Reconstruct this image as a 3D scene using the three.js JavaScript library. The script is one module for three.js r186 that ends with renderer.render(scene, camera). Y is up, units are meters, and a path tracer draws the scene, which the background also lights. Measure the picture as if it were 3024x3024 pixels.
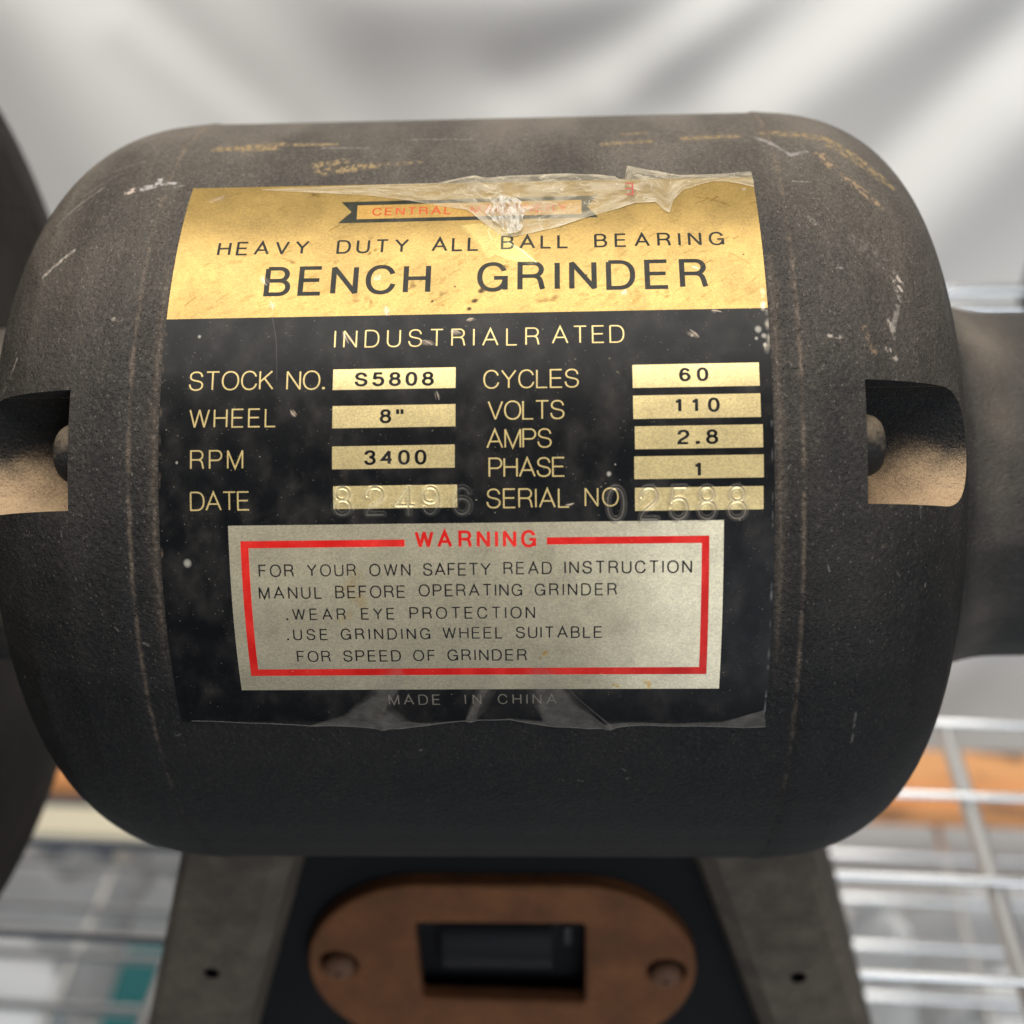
import * as THREE from 'three';
import { RoundedBoxGeometry } from 'three/addons/geometries/RoundedBoxGeometry.js';
import { mergeGeometries, mergeVertices, toCreasedNormals } from 'three/addons/utils/BufferGeometryUtils.js';
import { RectAreaLightUniformsLib } from 'three/addons/lights/RectAreaLightUniformsLib.js';
import { Brush, Evaluator, SUBTRACTION } from 'three-bvh-csg';

// ------------------------------------------------------------------ camera, lamps, exposure
const scene = new THREE.Scene();
const camera = new THREE.PerspectiveCamera(44.957, 1, 0.01, 20);
camera.matrixAutoUpdate = true;
camera.position.set(0.027815, 0.153052, 0.254474);
camera.setRotationFromMatrix(new THREE.Matrix4().set(
  0.99903346, 0.00889133, 0.04304763, 0, -0.03039549, 0.84718753, 0.5304238, 0, -0.03175324, -0.53121957, 0.84663894, 0, 0, 0, 0, 1));
camera.focus = 0.222; camera.userData.fStop = 10;

RectAreaLightUniformsLib.init();
scene.background = new THREE.Color(0.044, 0.050, 0.060);   // the dim even light of the room
function areaLight(name, color, intensity, w, h, at, to) {
  const l = new THREE.RectAreaLight(new THREE.Color(...color), intensity, w, h);
  l.name = name; l.position.set(...at); l.lookAt(...to); scene.add(l);
}
areaLight('overhead_lamp', [1, 0.955, 0.875], 5.6, 1.05, 0.82, [0.02, 1.02, 0.12], [0.02, 0, 0.1201]);
areaLight('window_light', [0.86, 0.93, 1.0], 1.8, 0.70, 1.05, [0.445, -0.05, 1.03], [0.445, -0.05, 0]);

const renderer = new THREE.WebGLRenderer({ antialias: true });
renderer.setSize(1024, 1024);
renderer.toneMapping = THREE.LinearToneMapping;
renderer.toneMappingExposure = 1.28;
renderer.shadowMap.enabled = true;

// ------------------------------------------------------------------ helpers
const { clamp, lerp, smoothstep } = THREE.MathUtils;
const PI = Math.PI, rad = (d) => d * PI / 180;
function rng(seed) { let a = seed >>> 0; return () => { a = (a + 0x6d2b79f5) | 0; let t = Math.imul(a ^ (a >>> 15), 1 | a); t = (t + Math.imul(t ^ (t >>> 7), 61 | t)) ^ t; return ((t ^ (t >>> 14)) >>> 0) / 4294967296; }; }
const TAB = new Float32Array(65536); { const r = rng(77); for (let i = 0; i < 65536; i++) TAB[i] = r(); }
function vnoise(x, y, per = 256, seed = 0) {          // value noise that tiles every «per» cells
  let ix = Math.floor(x), iy = Math.floor(y); const fx = x - ix, fy = y - iy;
  const sx = fx * fx * (3 - 2 * fx), sy = fy * fy * (3 - 2 * fy);
  ix = ((ix % per) + per) % per; iy = ((iy % per) + per) % per; const jx = (ix + 1) % per, jy = (iy + 1) % per;
  const g = (a, b) => TAB[((a + seed * 17) & 255) + (((b + seed * 43) & 255) << 8)];
  return lerp(lerp(g(ix, iy), g(jx, iy), sx), lerp(g(ix, jy), g(jx, jy), sx), sy);
}
function fbm(x, y, oct, per = 256, seed = 0) { let s = 0, a = 0.5, n = 0; for (let i = 0; i < oct; i++) { s += a * vnoise(x, y, per, seed + i); n += a; x *= 2; y *= 2; per = Math.min(256, per * 2); a *= 0.5; } return s / n; }
const toS = (c) => 255 * (c <= 0.0031308 ? 12.92 * c : 1.055 * Math.pow(c, 1 / 2.4) - 0.055);
function dataTex(w, h, fn, srgb, rx = 1, ry = 1) {
  const d = new Uint8Array(w * h * 4), o = [0, 0, 0];
  for (let y = 0; y < h; y++) for (let x = 0; x < w; x++) {
    fn(x, y, o); const i = (y * w + x) * 4;
    for (let c = 0; c < 3; c++) d[i + c] = clamp(srgb ? toS(Math.max(0, o[c])) : o[c] * 255, 0, 255);
    d[i + 3] = 255;
  }
  const t = new THREE.DataTexture(d, w, h); t.magFilter = THREE.LinearFilter; t.minFilter = THREE.LinearMipmapLinearFilter;
  t.wrapS = t.wrapT = THREE.RepeatWrapping; t.repeat.set(rx, ry); if (srgb) t.colorSpace = THREE.SRGBColorSpace; t.needsUpdate = true; return t;
}
function again(t, rx, ry) { const c = t.clone(); c.repeat.set(rx, ry); c.needsUpdate = true; return c; }
const std = (o) => new THREE.MeshPhysicalMaterial(o);
const lin = (r, g, b) => new THREE.Color().setRGB(r, g, b);
function mesh(name, geo, mat, parent) { const m = new THREE.Mesh(geo, mat); m.name = name; m.castShadow = m.receiveShadow = true; (parent || scene).add(m); return m; }
const used = {};
function numbered(n) { used[n] = (used[n] ?? -1) + 1; return used[n] ? n + '_' + String(used[n]).padStart(3, '0') : n; }
function thing(name, label, category, at = [0, 0, 0], kind) {
  const g = new THREE.Group(); g.name = numbered(name); g.position.set(...at); g.userData = { label, category }; if (kind) g.userData.kind = kind; scene.add(g); return g;
}
function gridGeo(nu, nv, f, uvf) {                       // f(u, v) -> [x, y, z]; faces look along du x dv
  const p = [], uv = [], ix = [];
  for (let j = 0; j <= nv; j++) for (let i = 0; i <= nu; i++) { const u = i / nu, v = j / nv; p.push(...f(u, v)); uv.push(...(uvf ? uvf(u, v) : [u, v])); }
  for (let j = 0; j < nv; j++) for (let i = 0; i < nu; i++) { const a = j * (nu + 1) + i, b = a + 1, c = a + nu + 1, d = c + 1; ix.push(a, b, d, a, d, c); }
  const g = new THREE.BufferGeometry();
  g.setAttribute('position', new THREE.Float32BufferAttribute(p, 3)); g.setAttribute('uv', new THREE.Float32BufferAttribute(uv, 2)); g.setIndex(ix); g.computeVertexNormals(); return g;
}

// ------------------------------------------------------------------ measures of the grinder (axis along x through y = 0, z = 0)
const R = 0.085, XC = 0.0101, SEAM = 0.0581, BELL = 0.0364, BR = 0.0351, BN = 2.26, FLOOR = -0.195;
const UV_SPAN = 0.36;                                    // metres of profile length that one texture height covers
const el = (a) => ({ y: Math.sin(a), z: Math.cos(a) });
// a lathe about the x axis; profile: [x, r, s] with s the length along the profile
function axial(profile, n, crease = 0.5) {
  const p = [], uv = [], ix = [], m = profile.length;
  for (let j = 0; j < m; j++) for (let i = 0; i <= n; i++) {
    const t = (i / n) * 2 * PI - PI * 0.75; const [x, r, s] = profile[j];
    p.push(x, r * Math.sin(t), r * Math.cos(t)); uv.push(i / n, 0.5 + s / UV_SPAN);
  }
  for (let j = 0; j < m - 1; j++) for (let i = 0; i < n; i++) {
    const a = j * (n + 1) + i, b = a + 1, c = a + n + 1, d = c + 1;
    if (profile[j][1] > 1e-6) ix.push(a, c, b); if (profile[j + 1][1] > 1e-6) ix.push(b, c, d);
  }
  let g = new THREE.BufferGeometry();
  g.setAttribute('position', new THREE.Float32BufferAttribute(p, 3)); g.setAttribute('uv', new THREE.Float32BufferAttribute(uv, 2)); g.setIndex(ix);
  g = toCreasedNormals(g, crease); return g;
}
function withLength(pts, s0 = 0, sg = 1) { let s = s0; return pts.map(([x, r], i) => { if (i) s += sg * Math.hypot(x - pts[i - 1][0], r - pts[i - 1][1]); return [x, r, s]; }); }

// ------------------------------------------------------------------ materials
// black wrinkle paint with settled dust; u runs round the axis (elevation = u * 360 - 135), v along it
const TW = 2048, TH = 2048;
const marks = [];                                        // [s (m from the middle), elevation deg, length s, length el, width mm, colour, strength, noise]
const mk = (x0, e0, x1, e1, w, col, k, rough = 0.6) => marks.push({ x0: x0 - XC, e0, x1: x1 - XC, e1, w: w / 1000, col, k, rough });
const CHALK = [0.42, 0.36, 0.31], OCHRE = [0.30, 0.215, 0.11], PALE = [0.30, 0.27, 0.24], TAN = [0.30, 0.21, 0.13];
mk(-0.0700, 61.2, -0.0635, 63.9, 0.7, CHALK, 0.8); mk(-0.0558, 73.6, -0.0545, 74.3, 1.1, [0.5, 0.4, 0.34], 0.9, 0.9);
mk(-0.0525, 74.4, -0.0490, 75.4, 1.3, [0.4, 0.37, 0.36], 0.85, 0.95); mk(-0.0500, 76.2, -0.0462, 75.2, 0.7, [0.42, 0.39, 0.38], 0.8, 0.95); mk(-0.0487, 74.0, -0.0452, 74.8, 0.6, PALE, 0.7, 0.9);
mk(-0.071, 71.5, -0.0615, 76.4, 0.5, PALE, 0.5); mk(-0.066, 76, -0.060, 79, 0.4, PALE, 0.35); mk(-0.064, 80, -0.055, 82, 0.4, PALE, 0.35);
mk(-0.0415, 85.0, -0.0290, 86.6, 1.70, OCHRE, 1.00, 0.8); mk(-0.036, 84.5, -0.030, 85, 1.53, OCHRE, 0.81, 0.8); mk(-0.0270, 86.2, -0.0180, 86.0, 1.19, OCHRE, 0.81, 0.8); mk(-0.0200, 84.8, -0.0110, 84.4, 0.6, PALE, 0.5);
mk(-0.0200, 79.3, -0.0150, 80.3, 1.87, OCHRE, 0.74, 0.9); mk(-0.0185, 77.7, -0.0095, 78.7, 2.21, OCHRE, 0.74, 0.9); mk(-0.008, 79, 0.000, 79.6, 1.02, OCHRE, 0.41, 0.9);
mk(0.040, 87.6, 0.0445, 88, 0.85, OCHRE, 0.81); mk(0.036, 84, 0.045, 84.6, 1.19, OCHRE, 0.61); mk(0.052, 85.5, 0.062, 85.8, 1.53, OCHRE, 0.68);
mk(0.0660, 85.2, 0.0682, 83.0, 0.8, [0.32, 0.29, 0.28], 0.7); mk(0.0682, 83.0, 0.0716, 79.3, 0.7, [0.32, 0.29, 0.28], 0.65); mk(0.0716, 79.4, 0.0748, 80.6, 0.8, [0.32, 0.29, 0.28], 0.6);
mk(0.0775, 80.2, 0.0788, 77.4, 1.7, TAN, 0.75, 0.9); mk(0.0815, 74.8, 0.0870, 70.6, 1.7, TAN, 0.7, 0.9); mk(0.0800, 76, 0.083, 74, 0.9, TAN, 0.4, 0.9);
mk(0.068, 86.5, 0.080, 86.0, 2.21, OCHRE, 0.68, 0.8); mk(0.080, 86, 0.092, 78, 2.04, OCHRE, 0.81, 0.8); mk(0.080, 83.5, 0.0895, 77.5, 1.36, OCHRE, 0.61, 0.8);
mk(0.0872, 59.4, 0.0888, 57.5, 0.8, CHALK, 0.9, 0.9); mk(0.0868, 57.9, 0.0885, 56.4, 0.6, CHALK, 0.9, 0.9); mk(0.0868, 56.8, 0.0874, 56.0, 0.5, CHALK, 0.9, 0.9);
mk(0.0878, 55.2, 0.0858, 50.6, 0.8, PALE, 0.45, 0.98); mk(0.0850, 51.4, 0.0858, 49.4, 0.9, CHALK, 0.5, 0.98); mk(0.0842, 47.6, 0.0856, 46.6, 0.9, CHALK, 0.6, 0.98); mk(0.0800, 50, 0.0815, 47, 0.8, TAN, 0.4, 0.98);
mk(0.0725, 66.0, 0.0733, 65.1, 0.7, CHALK, 0.8, 0.9); mk(0.0706, 73.0, 0.074, 73, 0.25, PALE, 0.7, 0.5); mk(0.0735, 48.8, 0.0755, 48.6, 0.5, CHALK, 0.7, 0.98);
mk(0.0805, 63, 0.085, 60, 2.4, PALE, 0.16, 0.98); mk(-0.0755, 47, -0.0735, 49.5, 0.35, CHALK, 0.5, 0.7); mk(-0.0525, 52.4, -0.0505, 52.2, 0.6, CHALK, 0.5, 0.95);
mk(0.0795, 2, 0.0796, -3, 0.4, PALE, 0.25, 0.9); mk(0.0880, 38.5, 0.0902, 27.0, 0.5, PALE, 0.2, 0.95); mk(-0.003, 87.2, 0.010, 87.0, 0.8, PALE, 0.35, 0.95);
{ const r = rng(5); for (let i = 0; i < 60; i++) { const x = lerp(-0.08, 0.10, r()), e = lerp(-10, 88, r()); mk(x, e, x + (r() - 0.5) * 0.002, e + (r() - 0.5) * 1.2, 0.16 + 0.2 * r(), PALE, 0.25 + 0.4 * r(), 0.5); } }
const bodyMap = (() => {
  const mask = new Float32Array(TW * TH * 4);
  const uOf = (e) => ((e + 135) / 360) * TW, vOf = (s) => (0.5 + s / UV_SPAN) * TH, mmU = (2 * PI * R) / TW, mmV = UV_SPAN / TH;
  for (const m of marks) {
    const a = [uOf(m.e0), vOf(m.x0)], b = [uOf(m.e1), vOf(m.x1)], w = m.w * 1.5;
    const lo = [Math.floor(Math.min(a[0], b[0]) - w / mmU) - 1, Math.floor(Math.min(a[1], b[1]) - w / mmV) - 1], hi = [Math.ceil(Math.max(a[0], b[0]) + w / mmU) + 1, Math.ceil(Math.max(a[1], b[1]) + w / mmV) + 1];
    const dx = (b[0] - a[0]) * mmU, dy = (b[1] - a[1]) * mmV, L2 = dx * dx + dy * dy || 1e-12;
    for (let y = Math.max(0, lo[1]); y <= Math.min(TH - 1, hi[1]); y++) for (let x = Math.max(0, lo[0]); x <= Math.min(TW - 1, hi[0]); x++) {
      const px = (x - a[0]) * mmU, py = (y - a[1]) * mmV, t = clamp((px * dx + py * dy) / L2, 0, 1), d = Math.hypot(px - t * dx, py - t * dy);
      const n = fbm(x * 0.31, y * 0.31, 3, 256, 9), k = m.k * (1 - smoothstep(d, m.w * 0.25, m.w)) * lerp(1, smoothstep(n, 0.42, 0.62) * 1.3, m.rough);
      const i = (y * TW + x) * 4; if (k > mask[i + 3]) { mask[i] = m.col[0]; mask[i + 1] = m.col[1]; mask[i + 2] = m.col[2]; mask[i + 3] = Math.min(1, k); }
    }
  }
  return dataTex(TW, TH, (x, y, o) => {
    const e = (x / TW) * 360 - 135, s = (y / TH - 0.5) * UV_SPAN, as = Math.abs(s);
    const big = fbm(x / 110, y / 70, 5, 256, 3), mid = fbm(x / 22, y / 22, 3, 256, 21), fine = TAB[((x * 7 + y * 131) ^ (x * y)) & 65535], grit = vnoise(x * 0.55, y * 0.55, 256, 30);
    const up = smoothstep(e, 5, 98), low = smoothstep(e, -70, 20);
    let dust = 0.08 * low * low + 0.24 * up + 0.44 * up * up * up; dust *= 0.62 + 0.74 * smoothstep(big, 0.15, 0.85); const ends = smoothstep(as, 0.060, 0.095) * smoothstep(e, -5, 45); dust += 0.10 * ends * big; dust += (mid - 0.5) * 0.10 * (0.25 + up);
    dust += (grit - 0.5) * 0.16 * (0.35 + up); dust += (grit > 0.75 ? 0.10 : 0) * (0.35 + up); if (fine > 0.972) dust += 0.26 * (0.15 + up) * (0.4 + 1.2 * big); else if (fine < 0.07) dust *= 0.45;
    // dust caught along the joints of the end bells and the edge of the name plate
    const sw = vnoise(x / 6, 3, 256, 50), seam = Math.exp(-Math.pow((as - SEAM - 0.00012 * sw) / 0.00034, 2)) * (0.25 + 0.75 * smoothstep(fbm(x / 14, 9, 3, 256, 51), 0.36, 0.6)) * (0.35 + 0.9 * grit) * smoothstep(e, -28, 10);
    const broad = Math.exp(-Math.pow((as - SEAM) / 0.0022, 2)) * 0.16 * smoothstep(e, 10, 60) * (grit + 0.3);
    const lx = s + XC; const le = Math.min(Math.abs(lx + 0.0436), Math.abs(lx - 0.0643)); const rim = le < 0.003 && e > 4 && e < 60 ? Math.exp(-le / 0.0007) * 0.22 * smoothstep(e, 4, 20) * (0.35 + grit) : 0;
    dust = clamp(dust, 0, 1);
    const base = [0.0085, 0.0092, 0.0105], D = [0.158, 0.134, 0.110];
    for (let c = 0; c < 3; c++) o[c] = lerp(base[c], D[c], dust);
    const S = [0.31, 0.23, 0.165], k = clamp(seam * 0.36 + broad * 0.16 + rim, 0, 0.8); const crack = Math.exp(-Math.pow((as - SEAM) / 0.00018, 2)) * smoothstep(-e, -5, 25) * smoothstep(vnoise(x / 9, 5, 256, 55), 0.3, 0.6); if (crack > 0.05) for (let c = 0; c < 3; c++) o[c] = lerp(o[c], 0.003, crack); for (let c = 0; c < 3; c++) o[c] = lerp(o[c], S[c], k);
    if (fine > 0.9945) { const q = 0.38 * smoothstep(e, -60, 40); for (let c = 0; c < 3; c++) o[c] = lerp(o[c], [0.42, 0.37, 0.31][c], q); }
    const i = (y * TW + x) * 4, a = mask[i + 3]; if (a > 0) for (let c = 0; c < 3; c++) o[c] = lerp(o[c], mask[i + c], a);
  }, true);
})();
// wrinkle paint relief, 40 mm a tile
const peel = dataTex(512, 512, (x, y, o) => {
  const a = fbm(x / 512 * 44, y / 512 * 44, 2, 44, 4), b = fbm(x / 512 * 90, y / 512 * 90, 2, 90, 8), p = vnoise(x / 512 * 40, y / 512 * 40, 40, 12);
  const v = 0.30 * a + 0.5 * b + 0.30 * smoothstep(p, 0.80, 0.95); o[0] = o[1] = o[2] = clamp(v, 0, 1);
}, false);
// finer grit of the sprayed paint: isolated grains and pits, 20 mm a tile
const grain = (() => {
  const n = 512, h = new Float32Array(n * n).fill(0.5), r = rng(303);
  for (let k = 0; k < 5200; k++) { const cx = r() * n, cy = r() * n, rr = 1.6 + 4.2 * r() * r() * r(), amp = (r() < 0.62 ? 1 : -1) * (0.10 + 0.35 * r() * r()), R0 = Math.ceil(rr); for (let j = -R0; j <= R0; j++) for (let i = -R0; i <= R0; i++) { const q = (i * i + j * j) / (rr * rr); if (q < 1) { const a = ((Math.floor(cy) + j + n) % n) * n + ((Math.floor(cx) + i + n) % n); h[a] += amp * (1 - q) * (1 - q); } } }
  return dataTex(n, n, (x, y, o) => { const v = h[y * n + x] + 0.10 * (TAB[(x * 73 + y * 991) & 65535] - 0.5) + 0.35 * (fbm(x / n * 40, y / n * 40, 2, 40, 310) - 0.5); o[0] = o[1] = o[2] = clamp(v, 0, 1); }, false);
})();
const M = {};
M.paint = std({ color: 0xffffff, map: bodyMap, roughness: 0.58, bumpMap: again(grain, 19, 12.7), bumpScale: 0.00050, specularIntensity: 0.40 });
const sandTex = dataTex(512, 512, (x, y, o) => {         // dust lying in the lower half of the bolt slots
  const u = x / 512, n = fbm(x / 512 * 8, y / 512 * 8, 3, 8, 60), g = TAB[(x * 37 + y * 911) & 65535];
  const a = u * 360, lowness = Math.cos((a - 196) * PI / 180), d = clamp(smoothstep(lowness + (n - 0.5) * 0.6 + (g - 0.5) * 0.3, 0.0, 0.95) * (0.6 + 0.45 * n + 0.2 * (g - 0.5)) + (g > 0.93 ? 0.15 : 0), 0, 1);
  const b = [0.02, 0.0205, 0.022], s = [0.44, 0.31, 0.19]; for (let c = 0; c < 3; c++) o[c] = lerp(b[c], s[c] * (0.85 + 0.3 * g), d);
}, true);
M.slot = std({ map: sandTex, roughness: 0.9, bumpMap: again(peel, 1.65, 1.25), bumpScale: 0.0006, specularIntensity: 0.3 });
const blot = dataTex(512, 512, (x, y, o) => { const n = fbm(x / 64, y / 64, 5, 8, 70), g = fbm(x / 8, y / 8, 2, 64, 75); const v = 0.55 + 0.7 * (n - 0.5) + 0.25 * (g - 0.5) + 0.2; o[0] = v; o[1] = v * 0.97; o[2] = v * 0.93; }, true);
const neckMap = dataTex(512, 512, (x, y, o) => {        // dusty, with a lighter band where the neck meets the bell
  const e = (x / 512) * 360 - 135, sv = (y / 512 - 0.5) * UV_SPAN, n = fbm(x / 40, y / 26, 4, 256, 270), g = TAB[(x * 57 + y * 733) & 65535], up = smoothstep(e, -15, 95);
  const hollow = Math.exp(-Math.pow((Math.abs(sv) - 0.017) / 0.006, 2)) * (0.35 + 0.9 * n), d = clamp(0.06 + 0.36 * up * (0.2 + 1.5 * n * n) + 0.7 * hollow * n + (g > 0.95 ? 0.12 : 0) + 0.1 * (g - 0.5), 0, 1), b = [0.020, 0.020, 0.021], D = [0.165, 0.138, 0.110];
  for (let c = 0; c < 3; c++) o[c] = lerp(b[c], D[c], d);
}, true);
M.neck = std({ map: neckMap, roughness: 0.62, bumpMap: again(peel, 14, 14), bumpScale: 0.0003, specularIntensity: 0.6 });
M.iron = std({ color: lin(0.19, 0.158, 0.120), map: again(blot, 6, 6), roughness: 0.75, bumpMap: again(peel, 25, 25), bumpScale: 0.0006 });
M.recess = std({ color: lin(0.010, 0.010, 0.011), roughness: 0.75, specularIntensity: 0.4, bumpMap: again(peel, 25, 25), bumpScale: 0.0005 });
M.guard = std({ color: lin(0.048, 0.041, 0.035), map: again(blot, 3, 3), roughness: 0.7, bumpMap: again(peel, 4, 4), bumpScale: 0.0006 });
M.rust = std({ color: lin(0.235, 0.088, 0.028), map: again(blot, 12, 12), roughness: 0.8 });
M.rustScrew = std({ color: lin(0.17, 0.08, 0.04), roughness: 0.75 });
M.black = std({ color: lin(0.010, 0.010, 0.011), roughness: 0.5, specularIntensity: 0.5 });
M.blackSoft = std({ color: lin(0.02, 0.02, 0.022), roughness: 0.5 });
M.steel = std({ color: lin(0.12, 0.12, 0.12), metalness: 1, roughness: 0.5 });
M.bolt = std({ map: dataTex(256, 64, (x, y, o) => { const e = (x / 256) * 360 - 135, n = fbm(x / 14, y / 6, 3, 256, 280), g = TAB[(x * 91 + y * 377) & 65535], d = clamp(smoothstep(e + (n - 0.5) * 60, 10, 75) * smoothstep(-e - (n - 0.5) * 40, -190, -120) * (0.5 + 0.6 * n) + 0.08 * g, 0, 1); o[0] = lerp(0.013, 0.15, d); o[1] = lerp(0.013, 0.115, d); o[2] = lerp(0.014, 0.08, d); }, true, 1, 22), roughness: 0.75, bumpMap: again(grain, 1.6, 22), bumpScale: 0.0004, specularIntensity: 0.6 });
M.chrome = std({ color: lin(0.78, 0.78, 0.78), metalness: 1, roughness: 0.15 });
M.chromeDull = std({ color: lin(0.85, 0.83, 0.80), metalness: 1, roughness: 0.42 });
M.cloth = std({ color: lin(0.90, 0.895, 0.88), roughness: 0.95 });
M.sheet = std({ color: lin(0.78, 0.80, 0.82), roughness: 0.5 });
M.teal = std({ color: lin(0.03, 0.20, 0.22), roughness: 0.4 });
M.cream = std({ color: lin(0.85, 0.77, 0.58), roughness: 0.7 });  // light on the board front, put into the colour
M.whitePlastic = std({ color: lin(0.82, 0.85, 0.90), roughness: 0.45 });
const woodTex = dataTex(512, 256, (x, y, o) => {
  const g = fbm(x / 512 * 6, y / 256 * 40, 4, 8, 90), n = fbm(x / 512 * 3, y / 256 * 3, 3, 4, 95), st = smoothstep(fbm(x / 512 * 28, y / 256 * 4, 3, 4, 99), 0.56, 0.70);
  const c = 0.70 + 0.5 * g; o[0] = lerp(0.95 * c, 0.16, st * 0.85); o[1] = lerp(0.43 * c * (0.75 + 0.5 * n), 0.10, st * 0.85); o[2] = lerp(0.17 * c * (0.5 + n), 0.07, st * 0.85);
}, true);
M.wood = std({ map: woodTex, roughness: 0.75 });

// ------------------------------------------------------------------ bench grinder
const grinder = thing('bench_grinder', 'black painted bench grinder motor with gold name plate, standing on the wire rack', 'bench grinder');

// shell between the two end bells
mesh('motor_housing', axial(withLength([[XC - SEAM, R - 0.003], [XC - SEAM, R], [XC, R], [XC + SEAM, R], [XC + SEAM, R - 0.003]], -SEAM - 0.003), 220), M.paint, grinder);

// end bells with bolt slots cut out of them
const evaluator = new Evaluator(); evaluator.attributes = ['position', 'normal', 'uv']; evaluator.useGroups = true;
function bellGeo(sg) {
  const pts = [[XC + sg * (SEAM + 0.00002), 0], [XC + sg * (SEAM + 0.00002), R - 0.0012], [XC + sg * (SEAM + 0.00002), R], [XC + sg * (SEAM + 0.0007), R + 0.00025]];
  for (let i = 1; i <= 26; i++) { const t = i / 26 * PI / 2; pts.push([XC + sg * (SEAM + 0.001 + (BELL - 0.001) * Math.pow(Math.sin(t), 2 / BN)), R - BR + BR * Math.pow(Math.max(0, Math.cos(t)), 2 / BN)]); }
  pts.push([XC + sg * (SEAM + BELL), 0.0001 + 0.044], [XC + sg * (SEAM + BELL), 0]);
  let p = withLength(pts, 0, sg); const off = sg * SEAM - p[2][2]; p = p.map(([x, r, s]) => [x, r, s + off]);
  if (sg < 0) p.reverse();
  let g = axial(p, 160, 0.6);
  return g;
}
function slotCutter(sg, a) {
  // U-shaped slot: bottom of half-round section, axis parallel to x
  const rad0 = 0.0107, depth = 0.0085, out = 0.02, n = 40, pts = [];
  for (let i = 0; i <= n; i++) { const t = PI + (i / n) * PI; pts.push([Math.cos(t) * rad0, Math.sin(t) * depth]); }   // from (-r,0) under to (r,0)
  pts.push([rad0, out]); pts.push([-rad0, out]);
  const s = new THREE.Shape(pts.map(([x, y]) => new THREE.Vector2(x, y)));
  const g = new THREE.ExtrudeGeometry(s, { depth: 0.05, bevelEnabled: false, curveSegments: 1 });
  // uv: u round the section, v along
  const pos = g.attributes.position, uv = g.attributes.uv;
  for (let i = 0; i < pos.count; i++) { let t = Math.atan2(pos.getY(i), pos.getX(i)); uv.setXY(i, ((t / (2 * PI)) + 1) % 1, pos.getZ(i) / 0.05); }
  // local x -> tangential (upwards), y -> radial, z -> outward along the axis
  const rdir = new THREE.Vector3(0, Math.sin(a), Math.cos(a)), up = new THREE.Vector3(0, Math.cos(a), -Math.sin(a)), ax = new THREE.Vector3(sg, 0, 0);
  const m = new THREE.Matrix4().makeBasis(sg > 0 ? up : up, rdir, ax); m.setPosition(rdir.clone().multiplyScalar(0.0757).add(new THREE.Vector3(XC + sg * 0.0692, 0, 0)));
  g.applyMatrix4(m);
  if (m.determinant() < 0) { const ix = g.index; if (ix) { const q = ix.array; for (let i = 0; i < q.length; i += 3) { const t = q[i]; q[i] = q[i + 1]; q[i + 1] = t; } } else { for (const k of ['position', 'normal', 'uv']) { const at = g.attributes[k], w = at.itemSize, q = at.array; for (let i = 0; i < at.count; i += 3) for (let c = 0; c < w; c++) { const t = q[i * w + c]; q[i * w + c] = q[(i + 1) * w + c]; q[(i + 1) * w + c] = t; } } } g.computeVertexNormals(); }
  g.clearGroups(); return toCreasedNormals(g, 0.7);
}
const SLOT_EL = rad(36.3);
for (const sg of [-1, 1]) {
  let brush = new Brush(bellGeo(sg), M.paint); brush.updateMatrixWorld();
  for (let k = 0; k < 4; k++) {
    const cut = new Brush(slotCutter(sg, SLOT_EL + k * PI / 2), M.slot); cut.updateMatrixWorld();
    brush = evaluator.evaluate(brush, cut, SUBTRACTION); brush.updateMatrixWorld();
  }
  const bell = new THREE.Mesh(brush.geometry, brush.material); bell.name = 'end_bell'; bell.castShadow = bell.receiveShadow = true; grinder.add(bell);
  for (let k = 0; k < 4; k++) {
    const a = SLOT_EL + k * PI / 2, prof = [];
    for (let i = 0; i <= 8; i++) { const t = i / 8 * PI / 2; prof.push([0.0006 + 0.0036 * Math.sin(t), 0.0030 + 0.0030 * Math.cos(t)]); }
    const pts = [[-0.001, 0.0060], ...prof, [0.0040, 0]].map(([x, r]) => [sg * x, r]);
    let p = withLength(pts); if (sg < 0) p.reverse();
    const b = mesh('bolt', axial(p, 28, 0.7), M.bolt, bell); b.scale.set(0.9, 0.92, 0.92);
    b.position.set(XC + sg * 0.0694, 0.0777 * Math.sin(a), 0.0777 * Math.cos(a));
  }
}

// shaft housings on both sides
for (const sg of [-1, 1]) {
  const x0 = SEAM + BELL - 0.0012, pts = [[x0, 0.0540]];
  for (let i = 0; i <= 12; i++) { const t = i / 12 * PI / 2; pts.push([x0 + 0.0015 + 0.022 * (1 - Math.cos(t)), 0.0535 - 0.0134 * Math.sin(t)]); }
  pts.push([sg < 0 ? 0.143 : 0.235, 0.0395]); if (sg > 0) pts.push([0.235, 0.0]);
  let p = withLength(pts.map(([x, r]) => [XC + sg * x, r])); if (sg < 0) p.reverse();
  mesh('shaft_housing', axial(p, 120, 0.9), M.neck, grinder);
}
// wheel guard at the left
{
  const x = -0.132, r = 0.1235, pts = [[x - 0.046, 0], [x - 0.046, r - 0.004], [x - 0.0445, r - 0.001], [x - 0.042, r], [x - 0.004, r], [x - 0.0018, r - 0.0006], [x - 0.0006, r - 0.0018], [x, r - 0.004], [x, r - 0.012], [x - 0.002, r - 0.016], [x - 0.002, 0]];
  const p = withLength(pts);
  mesh('wheel_guard', axial(p, 160, 0.5), M.guard, grinder);
}

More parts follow.
